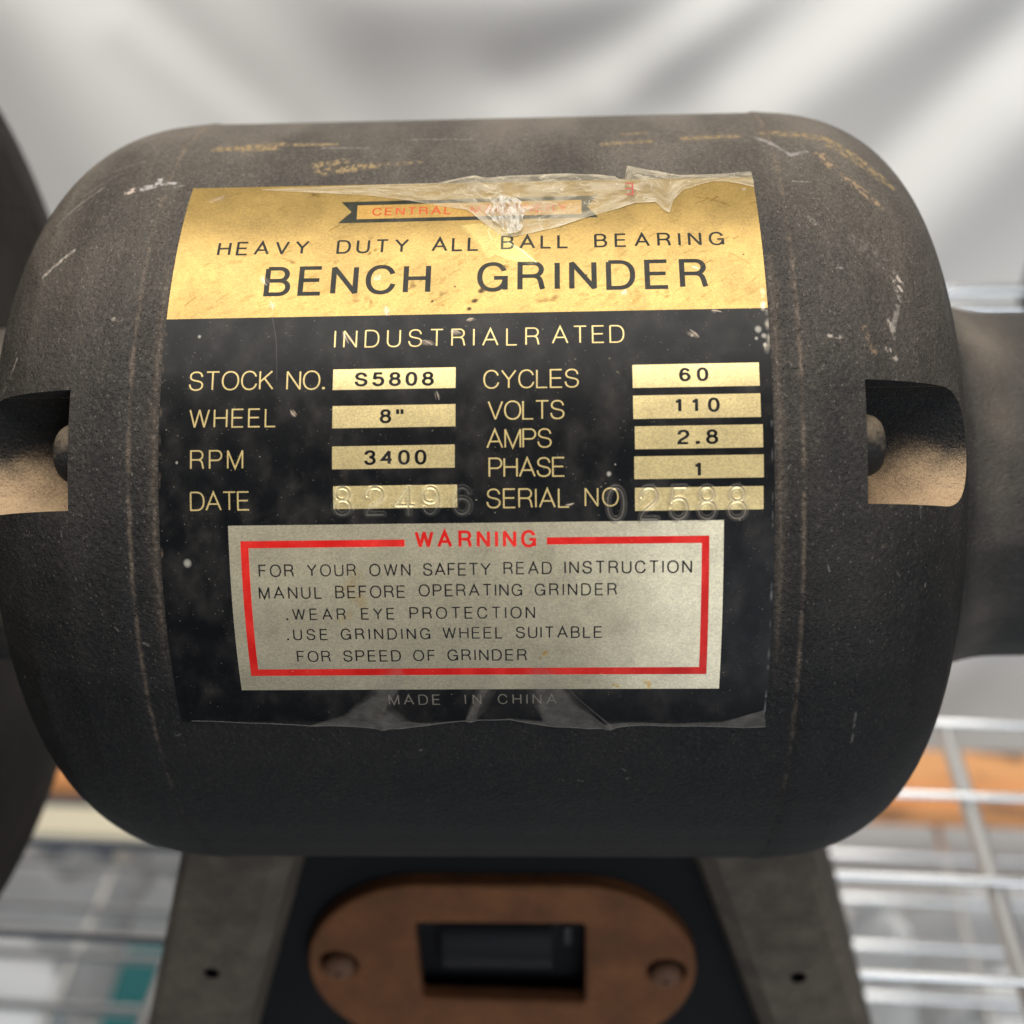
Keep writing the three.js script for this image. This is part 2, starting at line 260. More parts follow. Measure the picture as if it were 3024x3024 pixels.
// pedestal: a flared column with two front wings and a recess between them
function pedestalGeo() {
  const half = [[0.0487, 0.0408], [0.0535, 0.0450], [0.0745, 0.0450], [0.0768, 0.0432], [0.0768, -0.0560], [0.0740, -0.0590]];
  const inner = [[0.0455, 0.0285]];
  const ring = [...inner.map((p) => p), ...half];
  const full = [...ring.map(([x, z]) => [x, z]), ...[...ring].reverse().map(([x, z]) => [-x, z])];
  const ys = [-0.064, -0.085, -0.11, -0.14, -0.17, -0.190, FLOOR], out = [];
  const X = (x, y) => 0.0096 + Math.sign(x) * (Math.abs(x) + (-0.0765 - y) * 0.312);
  const n = full.length, p = [], uv = [], ix = [];
  for (const y of ys) for (const [x, z] of full) { p.push(X(x, y), y, z); uv.push(X(x, y) * 4 + z * 2, y * 4); }
  for (let j = 0; j < ys.length - 1; j++) for (let i = 0; i < n; i++) { const a = j * n + i, b = j * n + (i + 1) % n, c = a + n, d = b + n; ix.push(a, b, d, a, d, c); }
  const cap = THREE.ShapeUtils.triangulateShape(full.map(([x, z]) => new THREE.Vector2(x, z)), []), L = (ys.length - 1) * n;
  for (const [a, b, c] of cap) { ix.push(a, b, c); ix.push(L + a, L + c, L + b); }
  let g = new THREE.BufferGeometry(); g.setAttribute('position', new THREE.Float32BufferAttribute(p, 3)); g.setAttribute('uv', new THREE.Float32BufferAttribute(uv, 2)); g.setIndex(ix); g.computeVertexNormals();
  return toCreasedNormals(g, 0.35);
}
{
  let g = pedestalGeo();
  // check the winding: the signed volume must be positive
  let vol = 0; { const q = g.attributes.position, a = new THREE.Vector3(), b = new THREE.Vector3(), c = new THREE.Vector3(); for (let i = 0; i < q.count; i += 3) { a.fromBufferAttribute(q, i); b.fromBufferAttribute(q, i + 1); c.fromBufferAttribute(q, i + 2); vol += a.dot(b.cross(c)); } }
  if (vol < 0) { for (const k of ['position', 'normal', 'uv']) { const at = g.attributes[k], w = at.itemSize, q = at.array; for (let i = 0; i < at.count; i += 3) for (let c = 0; c < w; c++) { const t = q[i * w + c]; q[i * w + c] = q[(i + 1) * w + c]; q[(i + 1) * w + c] = t; } } g.deleteAttribute('normal'); g = toCreasedNormals(g, 0.35); }
  let brush = new Brush(g, M.iron); brush.updateMatrixWorld();
  for (const s of [-1, 1]) {
    const h = new THREE.CylinderGeometry(0.0021, 0.0021, 0.024, 20); h.rotateX(PI / 2); h.translate(0.0102 + s * 0.0768, -0.1212, 0.045);
    const c = new Brush(h, M.black); c.updateMatrixWorld(); brush = evaluator.evaluate(brush, c, SUBTRACTION); brush.updateMatrixWorld();
  }
  { const h = new THREE.BoxGeometry(0.051, 0.038, 0.030); h.translate(0.0093, -0.1315, 0.0285); const c = new Brush(h, M.black); c.updateMatrixWorld(); brush = evaluator.evaluate(brush, c, SUBTRACTION); brush.updateMatrixWorld(); }
  const ped = new THREE.Mesh(brush.geometry, brush.material); ped.name = 'pedestal'; ped.castShadow = ped.receiveShadow = true; grinder.add(ped);
  // black panel in the recess
  const W = (y) => 0.0452 + (-0.0765 - y) * 0.312, ps = new THREE.Shape([[0.0096 - W(-0.192), -0.192], [0.0096 + W(-0.192), -0.192], [0.0096 + W(-0.062), -0.062], [0.0096 - W(-0.062), -0.062]].map(([x, y]) => new THREE.Vector2(x, y)));
  ps.holes.push(new THREE.Path([[-0.0160, -0.1125], [-0.0160, -0.1500], [0.0346, -0.1500], [0.0346, -0.1125]].map(([x, y]) => new THREE.Vector2(x, y))));
  const panel = new THREE.ExtrudeGeometry(ps, { depth: 0.0006, bevelEnabled: false }); panel.translate(0, 0, 0.0284); mesh('recess_panel', panel, M.recess, ped);
}
// oval switch plate
{
  const cx = 0.0091, cy = -0.1345, hw = 0.0522, hh = 0.0328, z = 0.0292, th = 0.0044;
  const s = new THREE.Shape(); s.moveTo(-hw + hh, -hh); s.lineTo(hw - hh, -hh); s.absarc(hw - hh, 0, hh, -PI / 2, PI / 2, false); s.lineTo(-hw + hh, hh); s.absarc(-hw + hh, 0, hh, PI / 2, PI * 1.5, false);
  const hole = new THREE.Path(); const hx0 = -0.0238, hx1 = 0.0242, hy0 = -0.0135, hy1 = 0.0205, q = 0.003;
  hole.moveTo(hx0 + q, hy0); hole.lineTo(hx1 - q, hy0 - 0.0015); hole.quadraticCurveTo(hx1, hy0 - 0.0015, hx1, hy0 + q); hole.lineTo(hx1, hy1 - q); hole.quadraticCurveTo(hx1, hy1, hx1 - q, hy1); hole.lineTo(hx0 + q, hy1); hole.quadraticCurveTo(hx0, hy1, hx0, hy1 - q); hole.lineTo(hx0, hy0 + q); hole.quadraticCurveTo(hx0, hy0, hx0 + q, hy0);
  s.holes.push(hole);
  const scr = [[-0.0450, 0.0012], [0.0452, -0.0012]];
  for (const [x, y] of scr) { const c = new THREE.Path(); c.absarc(x, y + 0.0012, 0.0064, 0, 2 * PI, true); s.holes.push(c); }
  const g = new THREE.ExtrudeGeometry(s, { depth: th - 0.0012, bevelEnabled: true, bevelThickness: 0.0012, bevelSize: 0.0012, bevelSegments: 3, curveSegments: 28 });
  g.translate(cx, cy, z); const plate = mesh('switch_plate', g, M.rust, grinder);
  for (const [x, y] of scr) {
    const pr = []; for (let i = 0; i <= 8; i++) { const t = i / 8 * PI / 2; pr.push(new THREE.Vector2(0.0044 * Math.cos(t), 0.0028 * Math.sin(t))); }
    let h = new THREE.LatheGeometry([new THREE.Vector2(0.0044, -0.004), ...pr.slice(0, 8), new THREE.Vector2(0.0010, 0.0027), new THREE.Vector2(0.0009, 0.0014), new THREE.Vector2(0, 0.0014)], 24); h.rotateX(PI / 2); h.translate(cx + x, cy + y - 0.0012, z + 0.0030);
    mesh('screw', h, M.rustScrew, plate);
  }
  // switch body deep in the opening, with its rocker and a bright contact clip
  const body = mesh('switch_body', new RoundedBoxGeometry(0.050, 0.036, 0.006, 3, 0.0015), M.black, plate); body.position.set(cx, cy + 0.0035, z - 0.0075);
  const roc = new THREE.CylinderGeometry(0.0095, 0.0095, 0.030, 28, 1); roc.rotateZ(PI / 2);
  const rk = mesh('rocker', roc, M.black, plate); rk.position.set(cx - 0.001, cy + 0.0035, z - 0.0040); rk.scale.set(1, 1, 0.75);
  const nub = mesh('clip', new RoundedBoxGeometry(0.0022, 0.007, 0.0016, 2, 0.0006), M.steel, plate); nub.position.set(cx + 0.0182, cy + 0.006, z - 0.0032);
}

// ------------------------------------------------------------------ name plate: print
const LX0 = -0.04259, LW = 105.91, LH = 107.27, LTOP = 1.29083, CW = 2048, PX = CW / LW;   // millimetres from the top left corner
const G = {   // stroke letters: [width, path] in cap heights
  A: [0.74, 'M0,1 L.37,0 L.74,1 M.13,.66 L.61,.66'], B: [0.60, 'M0,0 L0,1 L.34,1 C.68,1 .68,.48 .34,.48 L0,.48 M.34,.48 C.62,.48 .62,0 .32,0 L0,0'],
  C: [0.70, 'M.68,.29 C.62,.08 .5,0 .36,0 C.12,0 0,.22 0,.5 C0,.78 .12,1 .36,1 C.53,1 .65,.9 .70,.68'], D: [0.66, 'M0,0 L0,1 L.28,1 C.56,1 .66,.78 .66,.5 C.66,.22 .56,0 .28,0 L0,0'],
  E: [0.56, 'M.55,0 L0,0 L0,1 L.56,1 M0,.48 L.51,.48'], F: [0.52, 'M.52,0 L0,0 L0,1 M0,.48 L.46,.48'], G: [0.72, 'M.68,.28 C.62,.08 .5,0 .37,0 C.12,0 0,.22 0,.5 C0,.78 .12,1 .37,1 C.55,1 .70,.86 .71,.55 L.40,.55 M.71,.55 L.71,1'],
  H: [0.62, 'M0,0 L0,1 M.62,0 L.62,1 M0,.48 L.62,.48'], I: [0.0, 'M0,0 L0,1'], K: [0.62, 'M0,0 L0,1 M.58,0 L0,.6 M.22,.4 L.62,1'], L: [0.50, 'M0,0 L0,1 L.5,1'],
  M: [0.74, 'M0,1 L0,0 L.37,1 L.74,0 L.74,1'], N: [0.62, 'M0,1 L0,0 L.62,1 L.62,0'], O: [0.76, 'M.38,0 C.63,0 .76,.22 .76,.5 C.76,.78 .63,1 .38,1 C.13,1 0,.78 0,.5 C0,.22 .13,0 .38,0'],
  P: [0.60, 'M0,1 L0,0 L.34,0 C.68,0 .68,.54 .34,.54 L0,.54'], R: [0.63, 'M0,1 L0,0 L.36,0 C.67,0 .67,.5 .36,.5 L0,.5 M.36,.5 C.62,.52 .56,.8 .63,1'],
  S: [0.62, 'M.59,.27 C.57,.08 .46,0 .31,0 C.14,0 .03,.1 .03,.25 C.03,.6 .61,.38 .61,.73 C.61,.9 .48,1 .31,1 C.12,1 .01,.9 0,.68'], T: [0.62, 'M0,0 L.62,0 M.31,0 L.31,1'],
  U: [0.62, 'M0,0 L0,.66 C0,.9 .12,1 .31,1 C.5,1 .62,.9 .62,.66 L.62,0'], V: [0.68, 'M0,0 L.34,1 L.68,0'], W: [0.96, 'M0,0 L.24,1 L.48,0 L.72,1 L.96,0'], Y: [0.68, 'M0,0 L.34,.52 L.68,0 M.34,.52 L.34,1'],
  0: [0.54, 'M.27,0 C.46,0 .54,.2 .54,.5 C.54,.8 .46,1 .27,1 C.08,1 0,.8 0,.5 C0,.2 .08,0 .27,0'], 1: [0.30, 'M0,.22 C.16,.2 .22,.12 .24,0 L.24,1'], 2: [0.56, 'M.01,.3 C.01,.1 .12,0 .28,0 C.45,0 .55,.1 .55,.27 C.55,.58 0,.66 0,1 L.56,1'],
  3: [0.56, 'M.02,.25 C.05,.08 .14,0 .28,0 C.60,0 .60,.46 .24,.46 C.64,.46 .64,1 .27,1 C.12,1 .03,.92 0,.74'], 4: [0.58, 'M.42,1 L.42,0 L0,.68 L.58,.68'], 5: [0.56, 'M.51,0 L.09,0 L.03,.47 C.2,.28 .56,.32 .56,.66 C.56,1.1 .02,1.1 0,.75'],
  6: [0.55, 'M.52,.22 C.44,-.04 .19,-.06 .08,.2 C-.02,.45 -.03,1 .29,1 C.62,1 .65,.42 .29,.42 C.12,.42 .02,.55 .02,.7'], 8: [0.56, 'M.28,0 C.59,0 .59,.46 .28,.46 C-.03,.46 -.03,0 .28,0 M.28,.46 C.65,.46 .65,1 .28,1 C-.09,1 -.09,.46 .28,.46'],
  9: [0.55, 'M.03,.78 C.11,1.04 .36,1.06 .47,.8 C.57,.55 .58,0 .26,0 C-.07,0 -.10,.58 .26,.58 C.43,.58 .53,.45 .53,.3'], '.': [0.05, 'M0,.97 L.05,.97 L.05,.93 L0,.93 L0,.97 L.05,.95'], '"': [0.28, 'M0,-.08 L0,.32 M.28,-.08 L.28,.32'],
};
function text(c, s, l, r, y, h, wt, squeeze = 1.12) {       // s between l and r, baseline y, cap height h (mm); wt = stroke in cap heights
  const wid = [...s].map((ch) => G[ch][0] * squeeze * (h - wt * h)), half = wt * h / 2, tot = wid.reduce((a, b) => a + b, 0);
  const gap = s.length > 1 ? (r - l - 2 * half - tot) / (s.length - 1) : 0; let x = l + half + (s.length > 1 ? 0 : (r - l - 2 * half - tot) / 2);
  [...s].forEach((ch, i) => {
    const k = h - wt * h; c.save(); c.translate(x * PX, (y - h + half) * PX); c.scale(k * PX * squeeze, k * PX);
    c.lineWidth = wt * h / k; c.lineCap = 'butt'; c.lineJoin = 'miter'; c.miterLimit = 3; if (ch === '.') c.lineCap = 'square';
    c.stroke(new Path2D(G[ch][1])); c.restore(); x += wid[i] + gap;
  });
}
const rect = (c, x0, y0, x1, y1) => c.fillRect(x0 * PX, y0 * PX, (x1 - x0) * PX, (y1 - y0) * PX);
const poly = (c, pts) => { c.beginPath(); pts.forEach(([x, y], i) => (i ? c.lineTo(x * PX, y * PX) : c.moveTo(x * PX, y * PX))); c.closePath(); c.fill(); };
function canvas(w, h) { const c = document.createElement('canvas'); c.width = w; c.height = h; return [c, c.getContext('2d')]; }
const CH = 2048, YS = CH / LH;                            // the canvas is square: rows are LH mm
const GOLD = '#a18650', BOX = '#d8c38e', PANEL = '#c4baa0', INK = '#131417', GINK = '#161713', RED = '#d0201c', LINE = '#cdb67c';
const LABELS = [   // text, left, right, baseline, height, colour, stroke
  ...[['HEAVY', 7.49, 24.27, 18.71, 3.24], ['DUTY', 29.37, 42.51, 18.77, 3.28], ['ALL', 46.68, 55.27, 18.71, 3.35], ['BALL', 59.22, 71.43, 18.45, 3.31], ['BEARING', 76.06, 99.28, 18.36, 3.23]].map((t) => [...t, GINK, 0.12]),
  ['BENCH', 16.98, 46.73, 27.89, 6.36, GINK, 0.125, 1.15], ['GRINDER', 55.16, 95.82, 27.72, 6.35, GINK, 0.125, 1.15],
  ...[['INDUSTRIALR', 30.21, 66.19, 38.35, 3.39], ['ATED', 68.34, 80.91, 38.15, 3.4], ['STOCK', 4.96, 19.86, 45.89, 3.53], ['NO.', 22.12, 28.88, 45.99, 3.52], ['WHEEL', 5.28, 20.51, 52.52, 3.35], ['RPM', 5.56, 14.84, 59.72, 3.35], ['DATE', 5.47, 15.91, 66.89, 3.34],
    ['CYCLES', 56.45, 72.96, 46.21, 3.42], ['VOLTS', 57.22, 70.43, 51.72, 3.39], ['AMPS', 57.0, 68.2, 56.64, 3.4], ['PHASE', 57.33, 70.45, 61.61, 3.4], ['SERIAL', 56.93, 71.19, 66.9, 3.4], ['NO', 73.73, 79.54, 66.76, 3.27]].map((t) => [...t, LINE, 0.078]),
  ...[['S5808', 34.13, 47.81, 45.5, 2.55], ['8"', 38.6, 42.61, 52.07, 2.47], ['3400', 35.9, 46.61, 59.28, 2.57], ['60', 90.15, 95.06, 45.36, 2.46], ['110', 89.25, 96.84, 50.79, 2.51], ['2.8', 89.65, 96.47, 56.31, 2.53], ['1', 92.34, 93.65, 61.85, 2.57]].map((t) => [...t, INK, 0.165, 1.3]),
  ['WA', 44.48, 50.92, 73.64, 3.02, RED, 0.165], ['RNING', 52.01, 65.35, 73.67, 3.04, RED, 0.165],
  ...[['FOR', 17.04, 23.19, 78.58, 2.25], ['YOUR', 25.5, 34.1, 78.53, 2.19], ['OWN', 36.4, 43.57, 78.55, 2.24], ['SAFETY', 45.74, 57.48, 78.54, 2.26], ['READ', 59.68, 68.0, 78.38, 2.21], ['INSTRUCTION', 70.17, 91.98, 78.34, 2.26],
    ['MANUL', 16.85, 27.97, 82.53, 2.24], ['BEFORE', 30.27, 42.57, 82.47, 2.29], ['OPERATING', 44.87, 62.85, 82.24, 2.22], ['GRINDER', 65.02, 79.18, 82.22, 2.21], ['.WEAR', 21.39, 31.91, 86.45, 2.15], ['EYE', 34.6, 40.52, 86.42, 2.15], ['PROTECTION', 43.1, 65.0, 86.37, 2.22],
    ['.USE', 21.24, 28.53, 90.26, 2.15], ['GRINDING', 30.81, 46.59, 90.22, 2.17], ['WHEEL', 48.76, 59.34, 90.13, 2.22], ['SUITABLE', 61.59, 76.66, 90.07, 2.21], ['FOR', 22.7, 28.69, 94.54, 2.23], ['SPEED', 30.95, 41.18, 94.5, 2.25], ['OF', 43.37, 47.33, 94.47, 2.22], ['GRINDER', 49.43, 63.43, 94.44, 2.27]].map((t) => [...t, INK, 0.105]),
  ...[['MADE', 38.41, 47.75, 103.59, 2.24], ['IN', 52.11, 55.09, 103.5, 2.17], ['CHINA', 58.04, 68.58, 103.47, 2.18]].map((t) => [...t, '#6b675d', 0.10]),
];
const FOIL = [[[0, -1], [106, -1], [106, 31.9], [0, 32.3]], ...[[30.25, 42.33, 51.65, 46.08], [30.31, 48.93, 51.66, 52.85], [30.32, 56.0, 51.53, 59.95], [30.46, 62.85, 51.9, 66.78], [82.15, 42.25, 103.82, 46.42], [82.16, 47.75, 103.84, 51.85], [82.38, 53.12, 104.1, 57.06], [82.21, 58.27, 104.14, 62.16], [82.29, 63.62, 104.06, 67.55]].map(([a, b, c, d]) => [[a, b], [c, b - 0.12], [c, d - 0.1], [a, d]]), [[12.02, 69.5], [97.38, 69.2], [97.27, 100.22], [12.05, 100.3]]];
function drawPrint(c, mode) {
  // mode 'color' | 'foil' (white where bare foil shows)
  const f = mode === 'foil', ink = (v) => (f ? '#000' : v);
  c.save(); c.scale(1, YS / PX);
  c.fillStyle = f ? '#000' : '#121315'; c.fillRect(0, 0, CW, CH * 2);
  FOIL.forEach((p, i) => { c.fillStyle = f ? '#fff' : i === 0 ? GOLD : i === FOIL.length - 1 ? PANEL : BOX; poly(c, p); });
  // ribbon with swallow tails
  c.fillStyle = ink('#2b2d27'); poly(c, [[29.1, 5.3], [76.9, 4.8], [74.9, 7.9], [76.9, 10.9], [29.0, 11.2], [31.25, 8.2]]);
  c.fillStyle = f ? '#fff' : '#bd9654'; poly(c, [[32.2, 6.35], [73.9, 5.95], [73.88, 9.95], [32.4, 10.2]]);
  c.strokeStyle = ink('#b5482c'); text(c, 'CENTRAL', 35.15, 49.88, 9.33, 2.2, 0.13); c.globalAlpha = 0.85; text(c, 'MACHINERY', 53.41, 71.25, 9.16, 2.2, 0.13); c.globalAlpha = 1;
  // red frame round the warning
  c.fillStyle = ink(RED); poly(c, [[14.07, 72.2], [42.68, 72.12], [42.68, 73.35], [15.45, 73.45], [15.5, 95.98], [93.6, 95.78], [93.64, 73.1], [67.2, 73.18], [67.2, 71.95], [94.9, 71.87], [94.89, 97.19], [14.1, 97.3]]);
  for (const [s, l, r, y, h, col, wt, sq] of LABELS) { c.strokeStyle = f ? (col === LINE ? '#888' : '#000') : col; text(c, s, l, r, y, h, wt, sq); }
  c.restore();
}
const [pc, p2] = canvas(CW, CH); drawPrint(p2, 'color');
const [fc, f2] = canvas(CW, CH); drawPrint(f2, 'foil');
const xy = (x, y) => [x * PX, y * YS];
{ // wear: grime, smears, glue spots, dust specks; also painted glare on the film
  const r = rng(33), c = p2;
  const blob = (x, y, rx, ry, a, col, al) => { const [X, Y] = xy(x, y); c.save(); c.translate(X, Y); c.rotate(a); c.scale(rx * PX, ry * PX); const g = c.createRadialGradient(0, 0, 0, 0, 0, 1); g.addColorStop(0, col + al + ')'); g.addColorStop(0.6, col + al * 0.6 + ')'); g.addColorStop(1, col + '0)'); c.fillStyle = g; c.fillRect(-1, -1, 2, 2); c.restore(); };
  const stroke = (pts, w, col, al) => { c.strokeStyle = col + al + ')'; c.lineWidth = w * PX; c.lineCap = 'round'; c.lineJoin = 'round'; c.beginPath(); pts.forEach(([x, y], i) => { const [X, Y] = xy(x, y); i ? c.lineTo(X, Y) : c.moveTo(X, Y); }); c.stroke(); };
  // brown grime smears on the gold band
  for (let i = 0; i < 240; i++) { const x = r() * 105, y = 12 + Math.pow(r(), 0.6) * 20; blob(x, y, 0.4 + r() * 1.6, 0.2 + r() * 0.5, -0.9 + r() * 0.8, 'rgba(85,64,25,', 0.08 + 0.15 * r()); }
  for (let i = 0; i < 90; i++) { const x = r() * 105, y = r() * 32, a = -0.8 + r() * 0.5, L = 0.6 + r() * 2.2; stroke([[x, y], [x + Math.cos(a) * L * 0.5, y + Math.sin(a) * L * 0.5 + (r() - 0.5) * 0.3], [x + Math.cos(a) * L, y + Math.sin(a) * L]], 0.12 + 0.2 * r(), 'rgba(100,76,32,', 0.18 + 0.24 * r()); }
  for (const [x, y, s] of [[48, 29, 2.6], [67.5, 29.5, 2.8], [44, 26, 1.8], [60, 22, 1.6], [88, 28.5, 1.6], [36, 18.5, 1.6], [21, 20, 1.4], [74, 29, 1.2], [35, 29, 2.2], [98, 6.5, 1.4], [90, 5, 1.2], [24, 3, 1.2]]) for (let k = 0; k < 7; k++) blob(x + (r() - 0.5) * s * 1.4, y + (r() - 0.5) * s, 0.3 + r() * s * 0.35, 0.2 + r() * s * 0.2, -0.7 + r(), 'rgba(80,62,30,', 0.18 + 0.25 * r());
  for (const [x, y, s] of [[54.8, 29.6, 0.55], [53.9, 31.2, 0.45], [56.2, 26.9, 0.5], [55.9, 27.5, 0.6], [47.2, 29.5, 0.3], [51.2, 26.5, 0.2], [102.5, 20.6, 0.2], [74.5, 24.6, 0.3]]) for (let k = 0; k < 4; k++) blob(x + (r() - 0.5) * s, y + (r() - 0.5) * s, s, s * 0.8, 0, 'rgba(40,30,16,', 0.55);
  stroke([[95, 5.8], [98, 6.6], [101, 8.4]], 0.35, 'rgba(95,70,30,', 0.30); stroke([[100, 20], [103.5, 22.6]], 0.3, 'rgba(95,70,30,', 0.22);
  for (let k = 0; k < 10; k++) { c.fillStyle = 'rgba(226,210,172,0.035)'; const d = k * 0.3; c.beginPath(); [[51 + d * 0.5, 12.4], [55, 12], [61 - d * 0.3, 13.5], [61.5 - d * 0.2, 17], [63.5, 19 - d * 0.1], [66 - d * 0.3, 21.3], [65.5 - d * 0.4, 22.2], [61 - d * 0.2, 20.8], [58.2, 19.6], [56.6 + d * 0.3, 20.5], [55.2 + d * 0.3, 17.5], [53.5 + d * 0.4, 15.2]].forEach(([a, b], i) => { const [X, Y] = xy(a, b); i ? c.lineTo(X, Y) : c.moveTo(X, Y); }); c.closePath(); c.fill(); }  // glare on a flap of clear film, painted as a pale wedge
  stroke([[60.4, 16.8], [63, 18.8], [65.6, 21.6]], 0.22, 'rgba(240,228,196,', 0.45); stroke([[57.6, 12], [56.8, 14], [57.5, 16.2]], 0.16, 'rgba(240,228,196,', 0.4);  // bright edges painted along the glare wedge
  // whitish scuffs: lifted flecks of film
  const fleck = (x, y, w, h, a) => { for (let k = 0; k < 5; k++) blob(x + (r() - 0.5) * w * 0.7, y + (r() - 0.5) * h * 0.7, w * (0.3 + 0.4 * r()), h * (0.3 + 0.4 * r()), a + (r() - 0.5) * 0.6, 'rgba(172,148,126,', 0.42); stroke([[x - w * 0.5 * Math.cos(a), y - w * 0.5 * Math.sin(a)], [x + (r() - 0.5) * h, y + (r() - 0.5) * h], [x + w * 0.5 * Math.cos(a), y + w * 0.5 * Math.sin(a)]], 0.14, 'rgba(238,226,205,', 0.55); };
  fleck(16.9, 24.6, 2.2, 0.8, 1.1); fleck(18.6, 29.8, 1.6, 0.6, 1.3); fleck(37.2, 24.2, 1.4, 0.9, -0.9); fleck(39.2, 31.3, 1.8, 0.6, 1.5); fleck(32.2, 36.4, 2.4, 0.7, 1.1); fleck(46.4, 37.6, 2.2, 1.0, 0.35); fleck(51.6, 35.7, 1.6, 0.9, 0.2); fleck(54.0, 33.2, 1.2, 0.6, -0.4); fleck(63.4, 8.8, 3, 1.2, -0.4);
  fleck(23.4, 50.1, 1.4, 0.5, 0.9); fleck(48.6, 47.3, 1.5, 0.3, 1.3); fleck(81, 28.2, 1.2, 0.8, -0.8); fleck(93.8, 23.3, 1.1, 0.6, 0.5); fleck(93, 36.6, 2, 0.9, 0.8); fleck(71.2, 66.3, 1.2, 0.4, -0.2); fleck(97, 32.3, 1.6, 0.5, 0.2); fleck(5.2, 3.6, 3.0, 1.0, -0.7);
  for (const [x, y, s] of [[6.2, 35.8, 0.38], [104, 36, 0.75], [104.9, 37.2, 0.55], [103.6, 37.7, 0.4], [105, 38.9, 0.45], [92.6, 37, 0.3], [4.6, 76, 0.85], [77.9, 61.2, 0.5], [79, 59.6, 0.2], [3.2, 58.5, 0.3], [104, 3.8, 0.45]]) { for (let k = 0; k < 3; k++) blob(x, y, s, s * 1.1, 0, 'rgba(190,184,172,', 0.42); }
  for (let i = 0; i < 26; i++) blob(105.2 + (r() - 0.3) * 0.9, 28 + r() * 14, 0.2 + 0.5 * r(), 0.3 + 0.9 * r(), 0, 'rgba(205,192,170,', 0.35);
  for (let i = 0; i < 16; i++) blob(105.6, 50 + r() * 55, 0.2 + 0.2 * r(), 0.4 + 1.2 * r(), 0, 'rgba(190,190,188,', 0.3);
  for (let i = 0; i < 10; i++) blob(0.2, 30 + r() * 50, 0.2 + 0.2 * r(), 0.3 + 1.0 * r(), 0, 'rgba(170,140,110,', 0.3);
  stroke([[18.8, 31.5], [20, 37], [20.4, 44]], 0.2, 'rgba(110,104,96,', 0.35); stroke([[5.4, 56.5], [4.2, 60]], 0.15, 'rgba(110,104,96,', 0.0);
  // amber stains on the warning panel
  for (const [x, y, s] of [[33, 79.5, 3.0], [34, 83, 2.4], [32, 86, 2.2], [66.2, 93.4, 1.2], [84.5, 99.4, 1.3], [79, 99.6, 0.9]]) for (let k = 0; k < 4; k++) blob(x + (r() - 0.5) * s, y + (r() - 0.5) * s, s * (0.3 + 0.5 * r()), s * (0.3 + 0.3 * r()), r() * 3, 'rgba(190,130,40,', s > 2 ? 0.10 : 0.3);
  // cloudy dust over the black field, then specks
  for (let i = 0; i < 500; i++) { const x = r() * 106, y = 33 + r() * 73; blob(x, y, 0.5 + r() * 3, 0.4 + r() * 2.2, r() * 3, 'rgba(120,108,92,', 0.03 + 0.045 * r()); }
  for (let i = 0; i < 3200; i++) { const x = r() * 106, y = 30 + r() * 76; const s = 0.09 + 0.16 * r() * r() * r(); c.fillStyle = 'rgba(215,200,170,' + (0.15 + 0.6 * r() * r()) + ')'; const [X, Y] = xy(x, y); c.fillRect(X, Y, s * PX * (0.6 + r()), s * PX); }
  for (let i = 0; i < 900; i++) { const x = r() * 106, y = r() * 100; c.fillStyle = 'rgba(60,48,25,' + (0.10 + 0.2 * r()) + ')'; const [X, Y] = xy(x, y); c.fillRect(X, Y, PX * 0.1 * (0.5 + r()), PX * 0.08); }
}
{
  const d = p2.getImageData(0, 0, CW, CH), q = d.data, fo = f2.getImageData(0, 0, CW, CH).data;
  for (let j = 0; j < CH; j++) for (let i = 0; i < CW; i++) {
    const k = (j * CW + i) * 4, m = fo[k] / 255, g = TAB[(i * 193 + j * 7919 + ((i * j) >> 3)) & 65535] - 0.5, a = fbm(i / 5, j / 3.2, 2, 256, 240) - 0.5, b = fbm(i / 130, j / 110, 3, 256, 245) - 0.5, f = 1 + m * (0.10 * g + 0.24 * a + (j < 700 ? 0.22 : 0.12) * b);
    const dirt = (1 - m) * Math.max(0, 26 * (fbm(i / 60 + 9, j / 80, 4, 256, 250) - 0.36) * 2 + 14 * g * (0.5 + b));
    q[k] = clamp(q[k] * f + dirt * 1.05, 0, 255); q[k + 1] = clamp(q[k + 1] * f + dirt * 0.93, 0, 255); q[k + 2] = clamp(q[k + 2] * (f - m * 0.06 * a) + dirt * 0.8, 0, 255);
  }
  p2.putImageData(d, 0, 0);
}
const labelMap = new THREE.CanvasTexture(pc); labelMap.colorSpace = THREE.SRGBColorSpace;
const metalMap = new THREE.CanvasTexture((() => { // g: roughness, b: metalness
  const src = f2.getImageData(0, 0, CW, CH), q = 1024, [c, x] = canvas(q, q), o = x.createImageData(q, q);
  for (let j = 0; j < q; j++) for (let i = 0; i < q; i++) {
    const m = src.data[((j * 2) * CW + i * 2) * 4] / 255, n = fbm(i / 40, j / 40, 4, 256, 120), k = (j * q + i) * 4;
    o.data[k] = 0; o.data[k + 1] = 255 * clamp((m > 0.5 ? (j > 640 ? 0.15 : 0.30) : 0.34) + 0.16 * (n - 0.45), 0.1, 0.8); o.data[k + 2] = 255 * m * 0.38; o.data[k + 3] = 255;
  }
  x.putImageData(o, 0, 0); return c;
})());
